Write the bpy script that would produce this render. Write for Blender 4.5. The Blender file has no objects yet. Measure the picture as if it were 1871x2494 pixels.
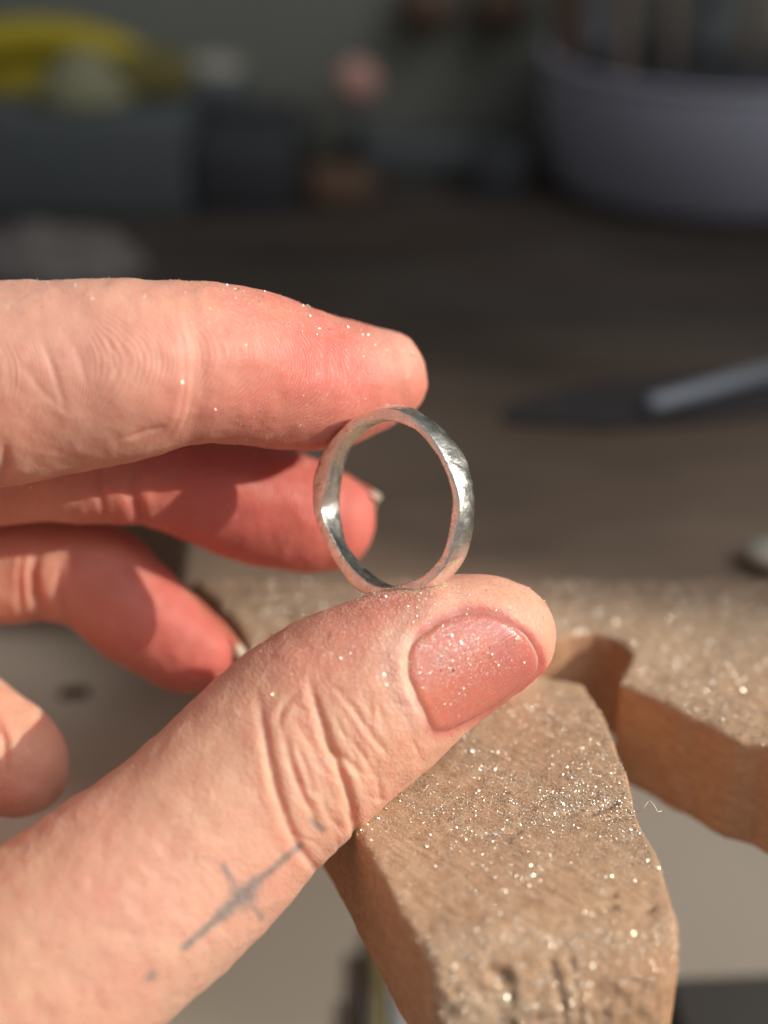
import bpy, math, random
import numpy as np
from mathutils import Vector, Matrix

random.seed(7)
rng = np.random.default_rng(7)
S = bpy.context.scene
COL = S.collection

# ------------------------------------------------------------------ camera, world, lamps
FPX, CX, CY = 3748.0, 935.5, 1247.0          # focal length and centre in photograph pixels
PITCH = math.radians(28.0)
SP, CP = math.sin(PITCH), math.cos(PITCH)
TOP = 90.0                                   # height of the bench-pin top above the tray (mm)
HC = TOP + 114.0                              # camera height (mm)
MM = 0.001
R_, U_, F_ = np.array([1, 0, 0.]), np.array([0, SP, CP]), np.array([0, CP, -SP])
CAMP = np.array([0, 0, HC])
SUN = np.array([0.85, -0.198, 0.479]); SUN /= np.linalg.norm(SUN)

cd = bpy.data.cameras.new('camera'); cam = bpy.data.objects.new('camera', cd); COL.objects.link(cam)
cam.location = CAMP * MM
cam.rotation_euler = (math.pi / 2 - PITCH, 0, 0)
cd.sensor_fit = 'VERTICAL'; cd.sensor_height = 34.6; cd.sensor_width = 26.0
cd.lens = 34.6 * FPX / 2494.0
cd.clip_start = 0.005; cd.clip_end = 20
cd.dof.use_dof = True; cd.dof.focus_distance = 0.1785
cd.dof.aperture_fstop = cd.lens / 8.0
S.camera = cam
S.view_settings.view_transform = 'Standard'; S.view_settings.look = 'None'
S.view_settings.exposure = 0.0; S.view_settings.gamma = 1.0

w = bpy.data.worlds.new('World'); S.world = w; w.use_nodes = True
bg = w.node_tree.nodes['Background']
bg.inputs[0].default_value = (0.92, 0.96, 1.0, 1); bg.inputs[1].default_value = 0.24

def lamp(name, kind, loc, target, **kw):
    l = bpy.data.lights.new(name, kind); o = bpy.data.objects.new(name, l); COL.objects.link(o)
    o.location = loc
    o.rotation_euler = (Vector(target) - Vector(loc)).to_track_quat('-Z', 'Y').to_euler()
    for k, v in kw.items(): setattr(l, k, v)
    return o
def sunbeam(name, at, energy, half_w, half_h, blend):      # spot lamp as sunlight through the workshop window
    at = np.array(at) * MM; dist = 2.6
    o = lamp(name, 'SPOT', tuple(at + SUN * dist), tuple(at), energy=energy, color=(1.0, 0.93, 0.82),
             spot_size=2 * math.atan(half_w * MM / dist), spot_blend=blend, shadow_soft_size=0.011)
    o.scale = (1.0, half_h / half_w, 1.0)
sunbeam('sunbeam_lamp', (0, 105, TOP + 30), 335.0, 97, 128, 0.25)
sunbeam('sunbeam_lamp', (18, 222, 0), 360.0, 75, 42, 0.3)  # second beam added for the sunlit floor; its own window pane is made up
lamp('window_light', 'AREA', (0.75, -0.35, 1.15), (0, 0.18, 0.1), energy=8.0, color=(0.95, 0.97, 1.0),
     shape='RECTANGLE', size=0.7, size_y=0.9)

# ------------------------------------------------------------------ helpers
def cam2w(P):                       # camera-space mm (x right, y up, z depth) -> world mm
    P = np.asarray(P, float)
    return CAMP + P[..., 0:1] * R_ + P[..., 1:2] * U_ + P[..., 2:3] * F_
def px(x, y, Z):                    # photo pixel at depth Z -> camera-space mm
    return np.array([(x - CX) * Z / FPX, -(y - CY) * Z / FPX, Z])
def onplane(x, y, z):               # photo pixel -> world mm on the horizontal plane of height z
    t = (y - CY) / FPX
    Z = (HC - z) / (SP + CP * t)
    return np.array([(x - CX) / FPX * Z, Z * (CP - SP * t), z])
def onwall(x, y, Y):                # photo pixel -> world mm on the upright plane at distance Y
    t = (y - CY) / FPX
    Z = Y / (CP - SP * t)
    return np.array([(x - CX) / FPX * Z, Y, HC - Z * (SP + CP * t)])

def hash3(i, j, k, seed):
    n = (i * 73856093) ^ (j * 19349663) ^ (k * 83492791) ^ (seed * 2654435)
    n = (n ^ (n >> 13)) & 0x7fffffff
    n = (n * (n * n % 15731 + 789221) + 1376312589) & 0x7fffffff
    return n / 1073741824.0 - 1.0
def vnoise(P, seed=0):
    P = np.asarray(P, float); I = np.floor(P).astype(np.int64); f = P - I
    f = f * f * f * (f * (f * 6 - 15) + 10)
    out = 0
    for a in (0, 1):
        for b in (0, 1):
            for c in (0, 1):
                wgt = (f[:, 0] if a else 1 - f[:, 0]) * (f[:, 1] if b else 1 - f[:, 1]) * (f[:, 2] if c else 1 - f[:, 2])
                out = out + wgt * hash3(I[:, 0] + a, I[:, 1] + b, I[:, 2] + c, seed)
    return out
def fbm(P, seed=0, octv=4, gain=0.5):
    o, a, s = 0, 1.0, 1.0
    for k in range(octv):
        o = o + a * vnoise(P * s + 17.3 * k, seed + k); a *= gain; s *= 2.03
    return o

def mesh_np(name, V, Fc, mat=None, parent=None, smooth=True):
    """V in world mm, Fc (n,3) or (n,4) int"""
    me = bpy.data.meshes.new(name)
    V = np.asarray(V, np.float32) * MM; Fc = np.asarray(Fc, np.int32); k = Fc.shape[1]
    me.vertices.add(len(V)); me.vertices.foreach_set('co', V.ravel())
    me.loops.add(Fc.size); me.loops.foreach_set('vertex_index', Fc.ravel())
    me.polygons.add(len(Fc)); me.polygons.foreach_set('loop_start', np.arange(len(Fc), dtype=np.int32) * k)
    me.polygons.foreach_set('loop_total', np.full(len(Fc), k, np.int32))
    me.update(calc_edges=True); me.validate()
    if smooth: me.polygons.foreach_set('use_smooth', np.ones(len(me.polygons), bool))
    if mat: me.materials.append(mat)
    o = bpy.data.objects.new(name, me); COL.objects.link(o)
    if parent: o.parent = parent
    return o
def attr(o, name, data, kind='FLOAT'):
    a = o.data.attributes.new(name, kind, 'POINT')
    d = np.asarray(data, np.float32)
    a.data.foreach_set('value' if kind == 'FLOAT' else 'vector', d.ravel())
def tag(o, label=None, cat=None, group=None, kind=None):
    if label: o['label'] = label
    if cat: o['category'] = cat
    if group: o['group'] = group
    if kind: o['kind'] = kind
    return o
def empty(name, loc):
    o = bpy.data.objects.new(name, None); COL.objects.link(o); o.empty_display_size = 0.01
    o.location = np.asarray(loc) * MM
    return o

def nets(F, org, h):
    """naive surface nets of F<0, returns verts, quads"""
    ins = F < 0
    nx, ny, nz = F.shape
    cnt = np.zeros((nx - 1, ny - 1, nz - 1), np.int8)
    for a in (0, 1):
        for b in (0, 1):
            for c in (0, 1):
                cnt += ins[a:nx - 1 + a, b:ny - 1 + b, c:nz - 1 + c]
    act = np.argwhere((cnt > 0) & (cnt < 8))
    idx = np.full(cnt.shape, -1, np.int32); idx[act[:, 0], act[:, 1], act[:, 2]] = np.arange(len(act))
    cor = [(a, b, c) for a in (0, 1) for b in (0, 1) for c in (0, 1)]
    val = np.stack([F[act[:, 0] + a, act[:, 1] + b, act[:, 2] + c] for a, b, c in cor], 1)
    P = np.zeros((len(act), 3)); n = np.zeros(len(act))
    for i in range(8):
        for j in range(i + 1, 8):
            d = np.array(cor[j]) - np.array(cor[i])
            if np.abs(d).sum() != 1: continue
            va, vb = val[:, i], val[:, j]
            m = (va < 0) != (vb < 0)
            t = va[m] / (va[m] - vb[m])
            P[m] += np.array(cor[i]) + t[:, None] * d; n[m] += 1
    P = (P / n[:, None] + act) * h + org
    quads = []
    for ax in range(3):
        sl0 = [slice(None)] * 3; sl1 = [slice(None)] * 3
        sl0[ax] = slice(0, -1); sl1[ax] = slice(1, None)
        ch = np.argwhere(ins[tuple(sl0)] != ins[tuple(sl1)])
        b, c = (ax + 1) % 3, (ax + 2) % 3
        ok = (ch[:, b] > 0) & (ch[:, c] > 0) & (ch[:, b] < F.shape[b] - 1) & (ch[:, c] < F.shape[c] - 1)
        ch = ch[ok]
        e = np.eye(3, dtype=int)
        q = []
        for db, dc in ((-1, -1), (0, -1), (0, 0), (-1, 0)):
            cc = ch + db * e[b] + dc * e[c]
            q.append(idx[cc[:, 0], cc[:, 1], cc[:, 2]])
        q = np.stack(q, 1)
        flip = ~ins[ch[:, 0], ch[:, 1], ch[:, 2]]
        q[flip] = q[flip][:, ::-1]
        quads.append(q)
    return P, np.concatenate(quads)
def edges_of(Q):
    E = np.concatenate([Q[:, [i, (i + 1) % Q.shape[1]]] for i in range(Q.shape[1])]); E.sort(1)
    return np.unique(E, axis=0)
def lap(V, E):
    n = len(V); deg = np.bincount(E.ravel(), minlength=n)[:, None]
    s = np.stack([np.bincount(E[:, 0], V[E[:, 1], k], n) + np.bincount(E[:, 1], V[E[:, 0], k], n) for k in range(3)], 1)
    return s / np.maximum(deg, 1) - V
def smooth(V, E, it=3, a=0.5, b=-0.52):
    for _ in range(it):
        V = V + a * lap(V, E); V = V + b * lap(V, E)
    return V
def subdiv(V, Q):
    n = len(V)
    E = np.concatenate([Q[:, [i, (i + 1) % 4]] for i in range(4)]); E.sort(1)
    key = E[:, 0].astype(np.int64) * n + E[:, 1]
    u, inv = np.unique(key, return_inverse=True)
    ev = np.stack([u // n, u % n], 1)
    mid = V[ev].mean(1); cen = V[Q].mean(1)
    m = len(Q); inv = inv.reshape(4, m).T
    e = n + inv; c = n + len(u) + np.arange(m)
    NQ = np.concatenate([np.stack([Q[:, i], e[:, i], c, e[:, (i - 1) % 4]], 1) for i in range(4)])
    return np.concatenate([V, mid, cen]), NQ
def normals(V, Q):
    fn = np.cross(V[Q[:, 2]] - V[Q[:, 0]], V[Q[:, 3 if Q.shape[1] == 4 else 1]] - V[Q[:, 1 if Q.shape[1] == 4 else 0]])
    if Q.shape[1] == 3: fn = np.cross(V[Q[:, 1]] - V[Q[:, 0]], V[Q[:, 2]] - V[Q[:, 0]])
    N = np.zeros_like(V)
    for k in range(3):
        for i in range(Q.shape[1]):
            N[:, k] += np.bincount(Q[:, i], fn[:, k], len(V))
    return N / np.maximum(np.linalg.norm(N, axis=1, keepdims=True), 1e-9)
def polyd(p, pts):
    """2-D distance of points p (n,2) to a polyline, with the running parameter 0..1 along it"""
    pts = np.asarray(pts, float); best = np.full(len(p), 1e9); par = np.zeros(len(p)); m = len(pts) - 1
    for i in range(m):
        a, d = pts[i], pts[i + 1] - pts[i]
        t = np.clip(((p - a) @ d) / (d @ d), 0, 1)
        q = np.hypot(*(p - a - t[:, None] * d).T)
        s = q < best; best[s] = q[s]; par[s] = (i + t[s]) / m
    return best, par
def sdpoly(p, poly):
    """signed distance to a closed 2-D polygon (negative inside)"""
    poly = np.asarray(poly, float)
    d, _ = polyd(p, np.vstack([poly, poly[:1]]))
    ins = np.zeros(len(p), bool)
    for i in range(len(poly)):
        a, b = poly[i], poly[(i + 1) % len(poly)]
        c = (a[1] > p[:, 1]) != (b[1] > p[:, 1])
        with np.errstate(divide='ignore', invalid='ignore'):
            xx = a[0] + (p[:, 1] - a[1]) * (b[0] - a[0]) / (b[1] - a[1])
        ins ^= c & (p[:, 0] < xx)
    return np.where(ins, -d, d)
def catmull(pts, n):
    P = np.asarray(pts, float); P = np.vstack([2 * P[0] - P[1], P, 2 * P[-1] - P[-2]])
    out = []
    for i in range(1, len(P) - 2):
        for t in np.arange(n) / n:
            a, b, c, d = P[i - 1:i + 3]
            out.append(.5 * (2 * b + (c - a) * t + (2 * a - 5 * b + 4 * c - d) * t * t + (3 * b - a - 3 * c + d) * t ** 3))
    out.append(P[-2]); return np.array(out)
def smin(a, b, k):
    h = np.maximum(k - np.abs(a - b), 0) / k
    return np.minimum(a, b) - h * h * k * 0.25
def sstep(a, b, x):
    t = np.clip((x - a) / (b - a), 0, 1); return t * t * (3 - 2 * t)

# ------------------------------------------------------------------ materials
class NT:
    def __init__(s, name):
        s.m = bpy.data.materials.new(name); s.m.use_nodes = True
        s.t = s.m.node_tree; s.b = s.t.nodes['Principled BSDF']
    def n(s, typ, **kw):
        nd = s.t.nodes.new(typ)
        for k, v in kw.items():
            if k.startswith('i_'):
                key = k[2:]; key = int(key) if key.isdigit() else key.replace('_', ' ')
                if hasattr(v, 'links') or isinstance(v, bpy.types.NodeSocket): s.t.links.new(v, nd.inputs[key])
                else: nd.inputs[key].default_value = v
            else: setattr(nd, k, v)
        return nd
    def l(s, a, b): s.t.links.new(a, b)
    def math(s, op, a, b=0.0, c=None):
        nd = s.t.nodes.new('ShaderNodeMath'); nd.operation = op
        for i, v in enumerate((a, b, c)):
            if v is None: continue
            if isinstance(v, bpy.types.NodeSocket): s.l(v, nd.inputs[i])
            else: nd.inputs[i].default_value = v
        return nd.outputs[0]
    def mix(s, f, a, b, mode='MIX'):
        nd = s.t.nodes.new('ShaderNodeMix'); nd.data_type = 'RGBA'; nd.blend_type = mode
        for i, v in ((0, f), (6, a), (7, b)):
            if isinstance(v, bpy.types.NodeSocket): s.l(v, nd.inputs[i])
            else: nd.inputs[i].default_value = v if i == 0 else (*v, 1)
        return nd.outputs[2]
    def ramp(s, f, stops):
        nd = s.t.nodes.new('ShaderNodeValToRGB'); e = nd.color_ramp.elements
        while len(e) < len(stops): e.new(0.5)
        for k, (p, c) in enumerate(stops): e[k].position = p; e[k].color = (*c, 1) if len(c) == 3 else c
        s.l(f, nd.inputs[0]); return nd.outputs[0]
    def noise(s, vec, scale, detail=3, rough=0.5, dist=0.0):
        nd = s.n('ShaderNodeTexNoise'); nd.inputs['Scale'].default_value = scale
        nd.inputs['Detail'].default_value = detail; nd.inputs['Roughness'].default_value = rough
        nd.inputs['Distortion'].default_value = dist
        if vec is not None: s.l(vec, nd.inputs['Vector'])
        return nd.outputs[0]
    def mapping(s, vec, scale=(1, 1, 1), rot=(0, 0, 0)):
        nd = s.n('ShaderNodeMapping'); nd.inputs['Scale'].default_value = scale; nd.inputs['Rotation'].default_value = rot
        s.l(vec, nd.inputs[0]); return nd.outputs[0]
    def obj(s): return s.n('ShaderNodeTexCoord').outputs['Object']
    def at(s, name, out='Fac'):
        nd = s.n('ShaderNodeAttribute'); nd.attribute_name = name; return nd.outputs[out]
    def bump(s, h, dist, strength=1.0, prev=None):
        nd = s.n('ShaderNodeBump'); nd.inputs['Distance'].default_value = dist; nd.inputs['Strength'].default_value = strength
        s.l(h, nd.inputs['Height'])
        if prev is not None: s.l(prev, nd.inputs['Normal'])
        return nd.outputs[0]
    def set(s, **kw):
        for k, v in kw.items():
            i = s.b.inputs[k.replace('_', ' ')]
            if isinstance(v, bpy.types.NodeSocket): s.l(v, i)
            else: i.default_value = v
        return s.m

def simple(name, col, rough=0.6, metal=0.0, var=0.25, scale=60.0, bump=0.0004):
    t = NT(name); o = t.obj()
    nz = t.noise(o, scale, 4)
    c = t.mix(t.math('MULTIPLY', nz, 1.0), tuple(x * (1 - var) for x in col), tuple(min(1, x * (1 + var)) for x in col))
    return t.set(Base_Color=c, Roughness=rough, Metallic=metal, Normal=t.bump(nz, bump))

def skin_mat():
    t = NT('skin'); o = t.obj()
    flush, pale, ink, ridge, wr = (t.at(k) for k in ('flush', 'pale', 'ink', 'ridge', 'wrinkle'))
    fc = t.at('fc', 'Vector')
    mot = t.noise(o, 220, 4, 0.6)
    base = t.mix(mot, (0.72, 0.405, 0.265), (0.78, 0.48, 0.335))
    base = t.mix(t.ramp(t.noise(o, 75, 5, 0.62, 0.5), [(0.42, (0,) * 3), (0.7, (0.5,) * 3)]), base, (0.72, 0.30, 0.225))
    base = t.mix(t.ramp(t.noise(o, 1500, 3, 0.6), [(0.56, (0,) * 3), (0.75, (0.35,) * 3)]), base, (0.60, 0.26, 0.19))
    base = t.mix(flush, base, (0.62, 0.165, 0.13))
    base = t.mix(pale, base, (0.85, 0.54, 0.425))
    base = t.mix(t.math('MULTIPLY', t.math('MULTIPLY', ink, t.ramp(t.noise(o, 2600, 3), [(0.3, (.62,) * 3), (0.62, (1,) * 3)])), 0.86), base, (0.075, 0.165, 0.18))
    base = t.mix(t.math('MULTIPLY', t.at('powder'), t.ramp(t.noise(o, 3800, 2, 0.7), [(0.60, (0,) * 3), (0.68, (0.85,) * 3)])), base, (0.92, 0.86, 0.76))
    # epidermal ridges (around the finger), in the finger's own coordinates
    sep = t.n('ShaderNodeSeparateXYZ'); t.l(fc, sep.inputs[0])
    big = t.noise(o, 130, 2)
    u = t.math('ADD', sep.outputs[0], t.math('MULTIPLY', big, 0.8))
    u = t.math('ADD', u, t.math('MULTIPLY', t.math('POWER', t.math('ABSOLUTE', sep.outputs[1]), 2.0), 0.055))
    rid = t.math('SINE', t.math('MULTIPLY', u, 2 * math.pi / 0.47))
    rid = t.math('MULTIPLY', t.math('MULTIPLY', rid, ridge), t.ramp(t.noise(o, 420, 3), [(0.36, (0.45,) * 3), (0.62, (1,) * 3)]))
    nrm = t.bump(rid, 0.000024, 1.0)
    # fine skin wrinkles: stretched across the finger
    st = t.mapping(fc, (1.45, 0.34, 1.0))
    wn = t.noise(st, 1.25, 4, 0.55, 0.9)
    vor = t.n('ShaderNodeTexVoronoi'); vor.feature = 'DISTANCE_TO_EDGE'; t.l(t.mapping(fc, (1.7, 0.85, 1.0)), vor.inputs['Vector']); vor.inputs['Scale'].default_value = 1.0
    cell = t.ramp(vor.outputs['Distance'], [(0.0, (0,) * 3), (0.16, (1,) * 3)])
    h2 = t.math('MULTIPLY', t.math('ADD', wn, t.math('MULTIPLY', cell, 0.6)), wr)
    nrm = t.bump(h2, 0.00012, 1.0, nrm)
    nrm = t.bump(t.noise(o, 2600, 3), 0.00005, 0.9, nrm)
    t.b.subsurface_method = 'RANDOM_WALK'
    return t.set(Base_Color=base, Roughness=t.ramp(t.noise(o, 900, 3), [(0.3, (.42,) * 3), (0.7, (.6,) * 3)]), Specular_IOR_Level=0.42,
                 Subsurface_Weight=0.85, Subsurface_Radius=(1.0, 0.18, 0.08), Subsurface_Scale=0.0032, Normal=nrm)

def nail_mat(name='nail_plate', col=(0.66, 0.205, 0.155)):
    t = NT(name); o = t.obj()
    edge = t.at('edge')
    c = t.mix(t.ramp(t.noise(o, 110, 4, 0.6), [(0.35, (0,) * 3), (0.65, (1,) * 3)]), (0.58, 0.165, 0.135), (0.68, 0.205, 0.13))
    c = t.mix(edge, c, (0.86, 0.70, 0.56))
    c = t.mix(t.math('MULTIPLY', t.at('powder'), t.ramp(t.noise(o, 4200, 2, 0.7), [(0.57, (0,) * 3), (0.65, (0.85,) * 3)])), c, (0.92, 0.86, 0.76))
    st = t.noise(t.mapping(t.at('fc', 'Vector'), (0.12, 3.0, 1)), 1.0, 3)
    nrm = t.bump(st, 0.00006, 1.0)
    nrm = t.bump(t.noise(o, 3000, 2), 0.00002, 0.6, nrm)
    return t.set(Base_Color=c, Roughness=t.ramp(t.noise(o, 500, 4), [(0.3, (.26,) * 3), (0.7, (.44,) * 3)]), Specular_IOR_Level=0.5, Subsurface_Weight=0.7,
                 Subsurface_Radius=(1, 0.28, 0.16), Subsurface_Scale=0.0014, Normal=nrm)

def silver_mat():
    t = NT('filed_silver'); o = t.obj()
    n1 = t.noise(o, 700, 5, 0.6); n2 = t.noise(t.mapping(o, (1, 1, 3.2)), 2400, 3)
    c = t.mix(t.ramp(n1, [(0.35, (0,) * 3), (0.7, (1,) * 3)]), (0.88, 0.845, 0.78), (0.96, 0.94, 0.88))
    r = t.ramp(t.noise(o, 420, 4, 0.6), [(0.32, (.16,) * 3), (0.68, (.42,) * 3)])
    nrm = t.bump(n1, 0.00015, 0.9); nrm = t.bump(n2, 0.00004, 1.0, nrm)
    nrm = t.bump(t.noise(o, 5200, 2), 0.000025, 1.0, nrm)
    return t.set(Base_Color=c, Metallic=1.0, Roughness=r, Normal=nrm)

def pin_mat():
    t = NT('worn_pin_wood'); o = t.obj()
    g = t.mapping(t.mapping(o, (1, 1, 1), (0, 0, math.radians(42))), (260, 1700, 1000))
    grain = t.noise(g, 1.0, 6, 0.66, 0.7)
    blot = t.noise(o, 95, 4, 0.55)
    fine = t.noise(o, 3200, 3, 0.6)
    c = t.ramp(grain, [(0.30, (0.31, 0.145, 0.07)), (0.46, (0.54, 0.31, 0.175)), (0.6, (0.65, 0.41, 0.26)), (0.74, (0.76, 0.53, 0.36))])
    c = t.mix(t.ramp(blot, [(0.38, (0,) * 3), (0.68, (0.55,) * 3)]), c, (0.52, 0.30, 0.165))
    dust = t.at('dust')
    c = t.mix(t.math('MULTIPLY', dust, t.ramp(fine, [(0.3, (.35,) * 3), (0.66, (1,) * 3)])), c, (0.60, 0.44, 0.305))
    c = t.mix(t.math('MULTIPLY', t.at('bare'), 0.5), c, (0.66, 0.345, 0.18))  # warm bounced light painted into the colour of the side walls
    grime_fade = t.at('grime_fade')
    c = t.mix(t.math('MULTIPLY', grime_fade, t.ramp(t.noise(o, 700, 4), [(0.35, (.2,) * 3), (0.65, (1,) * 3)])), c, (0.14, 0.095, 0.075))
    pw = t.math('MULTIPLY', t.at('powder'), t.ramp(t.noise(o, 5200, 2, 0.7), [(0.50, (0,) * 3), (0.60, (1,) * 3)]))
    c = t.mix(pw, c, (0.88, 0.76, 0.56))
    dk = t.math('MULTIPLY', t.at('powder'), t.ramp(t.noise(t.mapping(o, (1, 1, 1), (0.5, 0.7, 0.2)), 3600, 2, 0.7), [(0.56, (0,) * 3), (0.66, (0.7,) * 3)]))
    c = t.mix(dk, c, (0.22, 0.135, 0.085))
    nrm = t.bump(grain, 0.0004, 1.0); nrm = t.bump(fine, 0.00013, 1.0, nrm); nrm = t.bump(pw, 0.00010, 1.0, nrm)
    return t.set(Base_Color=c, Metallic=t.math('MULTIPLY', pw, 0.6), Roughness=t.math('MULTIPLY_ADD', pw, -0.3, 0.72), Specular_IOR_Level=0.3, Normal=nrm)

def bench_mat():
    t = NT('bench_wood'); o = t.obj()
    g = t.noise(t.mapping(o, (12, 190, 60)), 1.0, 5, 0.6, 0.6)
    c = t.ramp(g, [(0.34, (0.014, 0.009, 0.007)), (0.5, (0.034, 0.023, 0.016)), (0.66, (0.066, 0.044, 0.031))])
    b = t.noise(t.mapping(o, (14, 30, 20)), 1.0, 4, 0.6)
    c = t.mix(t.ramp(b, [(0.45, (0,) * 3), (0.68, (0.6,) * 3)]), c, (0.075, 0.06, 0.05))
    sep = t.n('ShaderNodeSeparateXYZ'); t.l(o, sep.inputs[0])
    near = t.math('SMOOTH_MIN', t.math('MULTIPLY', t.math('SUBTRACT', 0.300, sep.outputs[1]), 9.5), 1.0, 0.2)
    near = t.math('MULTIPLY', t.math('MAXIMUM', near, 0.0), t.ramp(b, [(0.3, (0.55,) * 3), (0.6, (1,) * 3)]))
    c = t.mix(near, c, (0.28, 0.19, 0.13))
    return t.set(Base_Color=c, Roughness=0.62, Normal=t.bump(g, 0.0004))

M = dict(
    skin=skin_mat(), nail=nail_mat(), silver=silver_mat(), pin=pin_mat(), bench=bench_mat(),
    flake=simple('silver_filings', (0.95, 0.88, 0.76), 0.36, 0.9, 0.05),
    tray=simple('pale_floor', (0.29, 0.25, 0.205), 0.85, 0, 0.10, 14),
    ledge=simple('dusty_ledge_wood', (0.80, 0.64, 0.48), 0.85, 0, 0.15, 40),
    wall=simple('grey_green_board', (0.20, 0.205, 0.17), 0.85, 0, 0.25, 9),
    tub=simple('lavender_plastic', (0.29, 0.285, 0.34), 0.5, 0, 0.06, 20),
    yellow=simple('yellow_plastic', (0.40, 0.30, 0.008), 0.5, 0, 0.2, 30),
    cream=simple('cream_card', (0.22, 0.21, 0.12), 0.8, 0, 0.12, 30),
    grey=simple('grey_steel_paint', (0.075, 0.084, 0.087), 0.55, 0, 0.2, 25),
    black=simple('dark_plastic', (0.03, 0.031, 0.036), 0.6, 0, 0.3, 30),
    pink=simple('pink_eraser', (0.55, 0.29, 0.235), 0.7, 0, 0.08, 40),
    stone=simple('pale_wax', (0.40, 0.36, 0.29), 0.7, 0, 0.15, 60),
    soot=simple('dark_grey_plastic', (0.055, 0.05, 0.044), 0.7, 0, 0.2, 30),
    brown=simple('brown_wood', (0.11, 0.06, 0.035), 0.6, 0, 0.25, 70),
    beech=simple('beech_wood', (0.15, 0.11, 0.088), 0.6, 0, 0.2, 70),
    red=simple('dark_red_lacquer', (0.14, 0.012, 0.012), 0.35, 0, 0.2, 40),
    steel=simple('bright_steel', (0.26, 0.275, 0.30), 0.5, 0.25, 0.08, 90),
    brass=simple('brass', (0.55, 0.45, 0.24), 0.35, 0.7, 0.1, 90),
    matt=simple('black_strip', (0.042, 0.034, 0.034), 0.7, 0, 0.3, 120),
    rag=simple('grey_rag', (0.13, 0.115, 0.105), 0.9, 0, 0.25, 60),
)

# ------------------------------------------------------------------ simple solids for the blurred background
def lathe(prof, n=40):
    prof = np.asarray(prof, float); a = np.linspace(0, 2 * np.pi, n, endpoint=False); m = len(prof)
    V = np.stack([prof[:, None, 0] * np.cos(a), prof[:, None, 0] * np.sin(a), np.repeat(prof[:, 1:2], n, 1)], 2).reshape(-1, 3)
    i = np.arange(m - 1)[:, None] * n + np.arange(n); j = np.arange(m - 1)[:, None] * n + (np.arange(n) + 1) % n
    Q = np.stack([i, j, j + n, i + n], 2).reshape(-1, 4)
    return V, Q
def tube(pts, rad, n=16):
    pts = np.asarray(pts, float); rad = np.broadcast_to(rad, len(pts)); V = []; up = np.array([0.13, 0.21, 1.0])
    for i, p in enumerate(pts):
        d = pts[min(i + 1, len(pts) - 1)] - pts[max(i - 1, 0)]; d /= np.linalg.norm(d)
        x = np.cross(up, d); x /= np.linalg.norm(x); y = np.cross(d, x)
        for k in range(n):
            a = 2 * np.pi * k / n; V.append(p + rad[i] * (x * np.cos(a) + y * np.sin(a)))
    m = len(pts); i = np.arange(m - 1)[:, None] * n + np.arange(n); j = np.arange(m - 1)[:, None] * n + (np.arange(n) + 1) % n
    Q = np.stack([i, j, j + n, i + n], 2).reshape(-1, 4)
    V = np.array(V); c0 = len(V); V = np.vstack([V, pts[:1], pts[-1:]])
    k = np.arange(n)
    T = np.stack([(k + 1) % n, k, np.full(n, c0), np.full(n, c0)], 1); T2 = np.stack([k + (m - 1) * n, (k + 1) % n + (m - 1) * n, np.full(n, c0 + 1), np.full(n, c0 + 1)], 1)
    return V, Q, np.vstack([T, T2])[:, :3]
def obj_tube(name, pts, rad, mat, parent=None, n=16, label=None):
    V, Q, T = tube(pts, rad, n)
    tri = np.vstack([Q[:, [0, 1, 2]], Q[:, [0, 2, 3]], T])
    return mesh_np(name, V, tri, mat, parent)
def box(name, lo, hi, mat, parent=None, bevel=1.0, rot=0.0, taper=0.0):
    lo, hi = np.asarray(lo, float), np.asarray(hi, float); c = (lo + hi) / 2; hf = (hi - lo) / 2
    V = np.array([[sx, sy, sz] for sx in (-1, 1) for sy in (-1, 1) for sz in (-1, 1)], float) * hf
    V[:, :2] *= (1 - taper * (V[:, 2:3] > 0))
    Q = np.array([[0, 1, 3, 2], [4, 6, 7, 5], [0, 4, 5, 1], [2, 3, 7, 6], [0, 2, 6, 4], [1, 5, 7, 3]])
    cr, sr = math.cos(rot), math.sin(rot); Rm = np.array([[cr, -sr, 0], [sr, cr, 0], [0, 0, 1]])
    o = mesh_np(name, V @ Rm.T + c, Q, mat, parent, smooth=False)
    b = o.modifiers.new('bevel', 'BEVEL'); b.width = bevel * MM; b.segments = 3
    return o

# ------------------------------------------------------------------ setting: tray below, bench behind, board at the back
def sheet(name, x0, x1, y0, y1, z, mat):
    return mesh_np(name, [[x0, y0, z], [x1, y0, z], [x1, y1, z], [x0, y1, z]], [[0, 1, 2, 3]], mat, smooth=False)
tag(sheet('floor', -900, 900, -400, 900, 0.0, M['tray']), kind='structure')
BZ = TOP - 0.9
bo = np.array([(-700, 226), (-44, 226), (-31, 210), (-30, 194.2), (58, 194.2), (66, 218), (78, 265), (95, 330), (125, 346), (180, 350), (700, 350), (700, 440), (-700, 440)], float); nb = len(bo)
def slab(name, outline, z0, z1, mat, bev):
    outline = np.asarray(outline, float); n = len(outline)
    V = np.vstack([np.column_stack([outline, np.full(n, z0)]), np.column_stack([outline, np.full(n, z1)])])
    me = bpy.data.meshes.new(name)
    me.from_pydata((V * MM).tolist(), [], [list(range(n))[::-1], list(range(n, 2 * n))] + [[k, (k + 1) % n, (k + 1) % n + n, k + n] for k in range(n)])
    me.materials.append(mat); o = bpy.data.objects.new(name, me); COL.objects.link(o)
    b = o.modifiers.new('bevel', 'BEVEL'); b.width = bev * MM; b.segments = 2
    return o
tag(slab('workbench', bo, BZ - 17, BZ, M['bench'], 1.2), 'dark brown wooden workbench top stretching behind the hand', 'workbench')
tag(box('back_board', (-700, 441, 0), (700, 455, BZ + 420), M['wall'], bevel=1.0), kind='structure', label='grey green board standing behind the bench')

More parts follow.
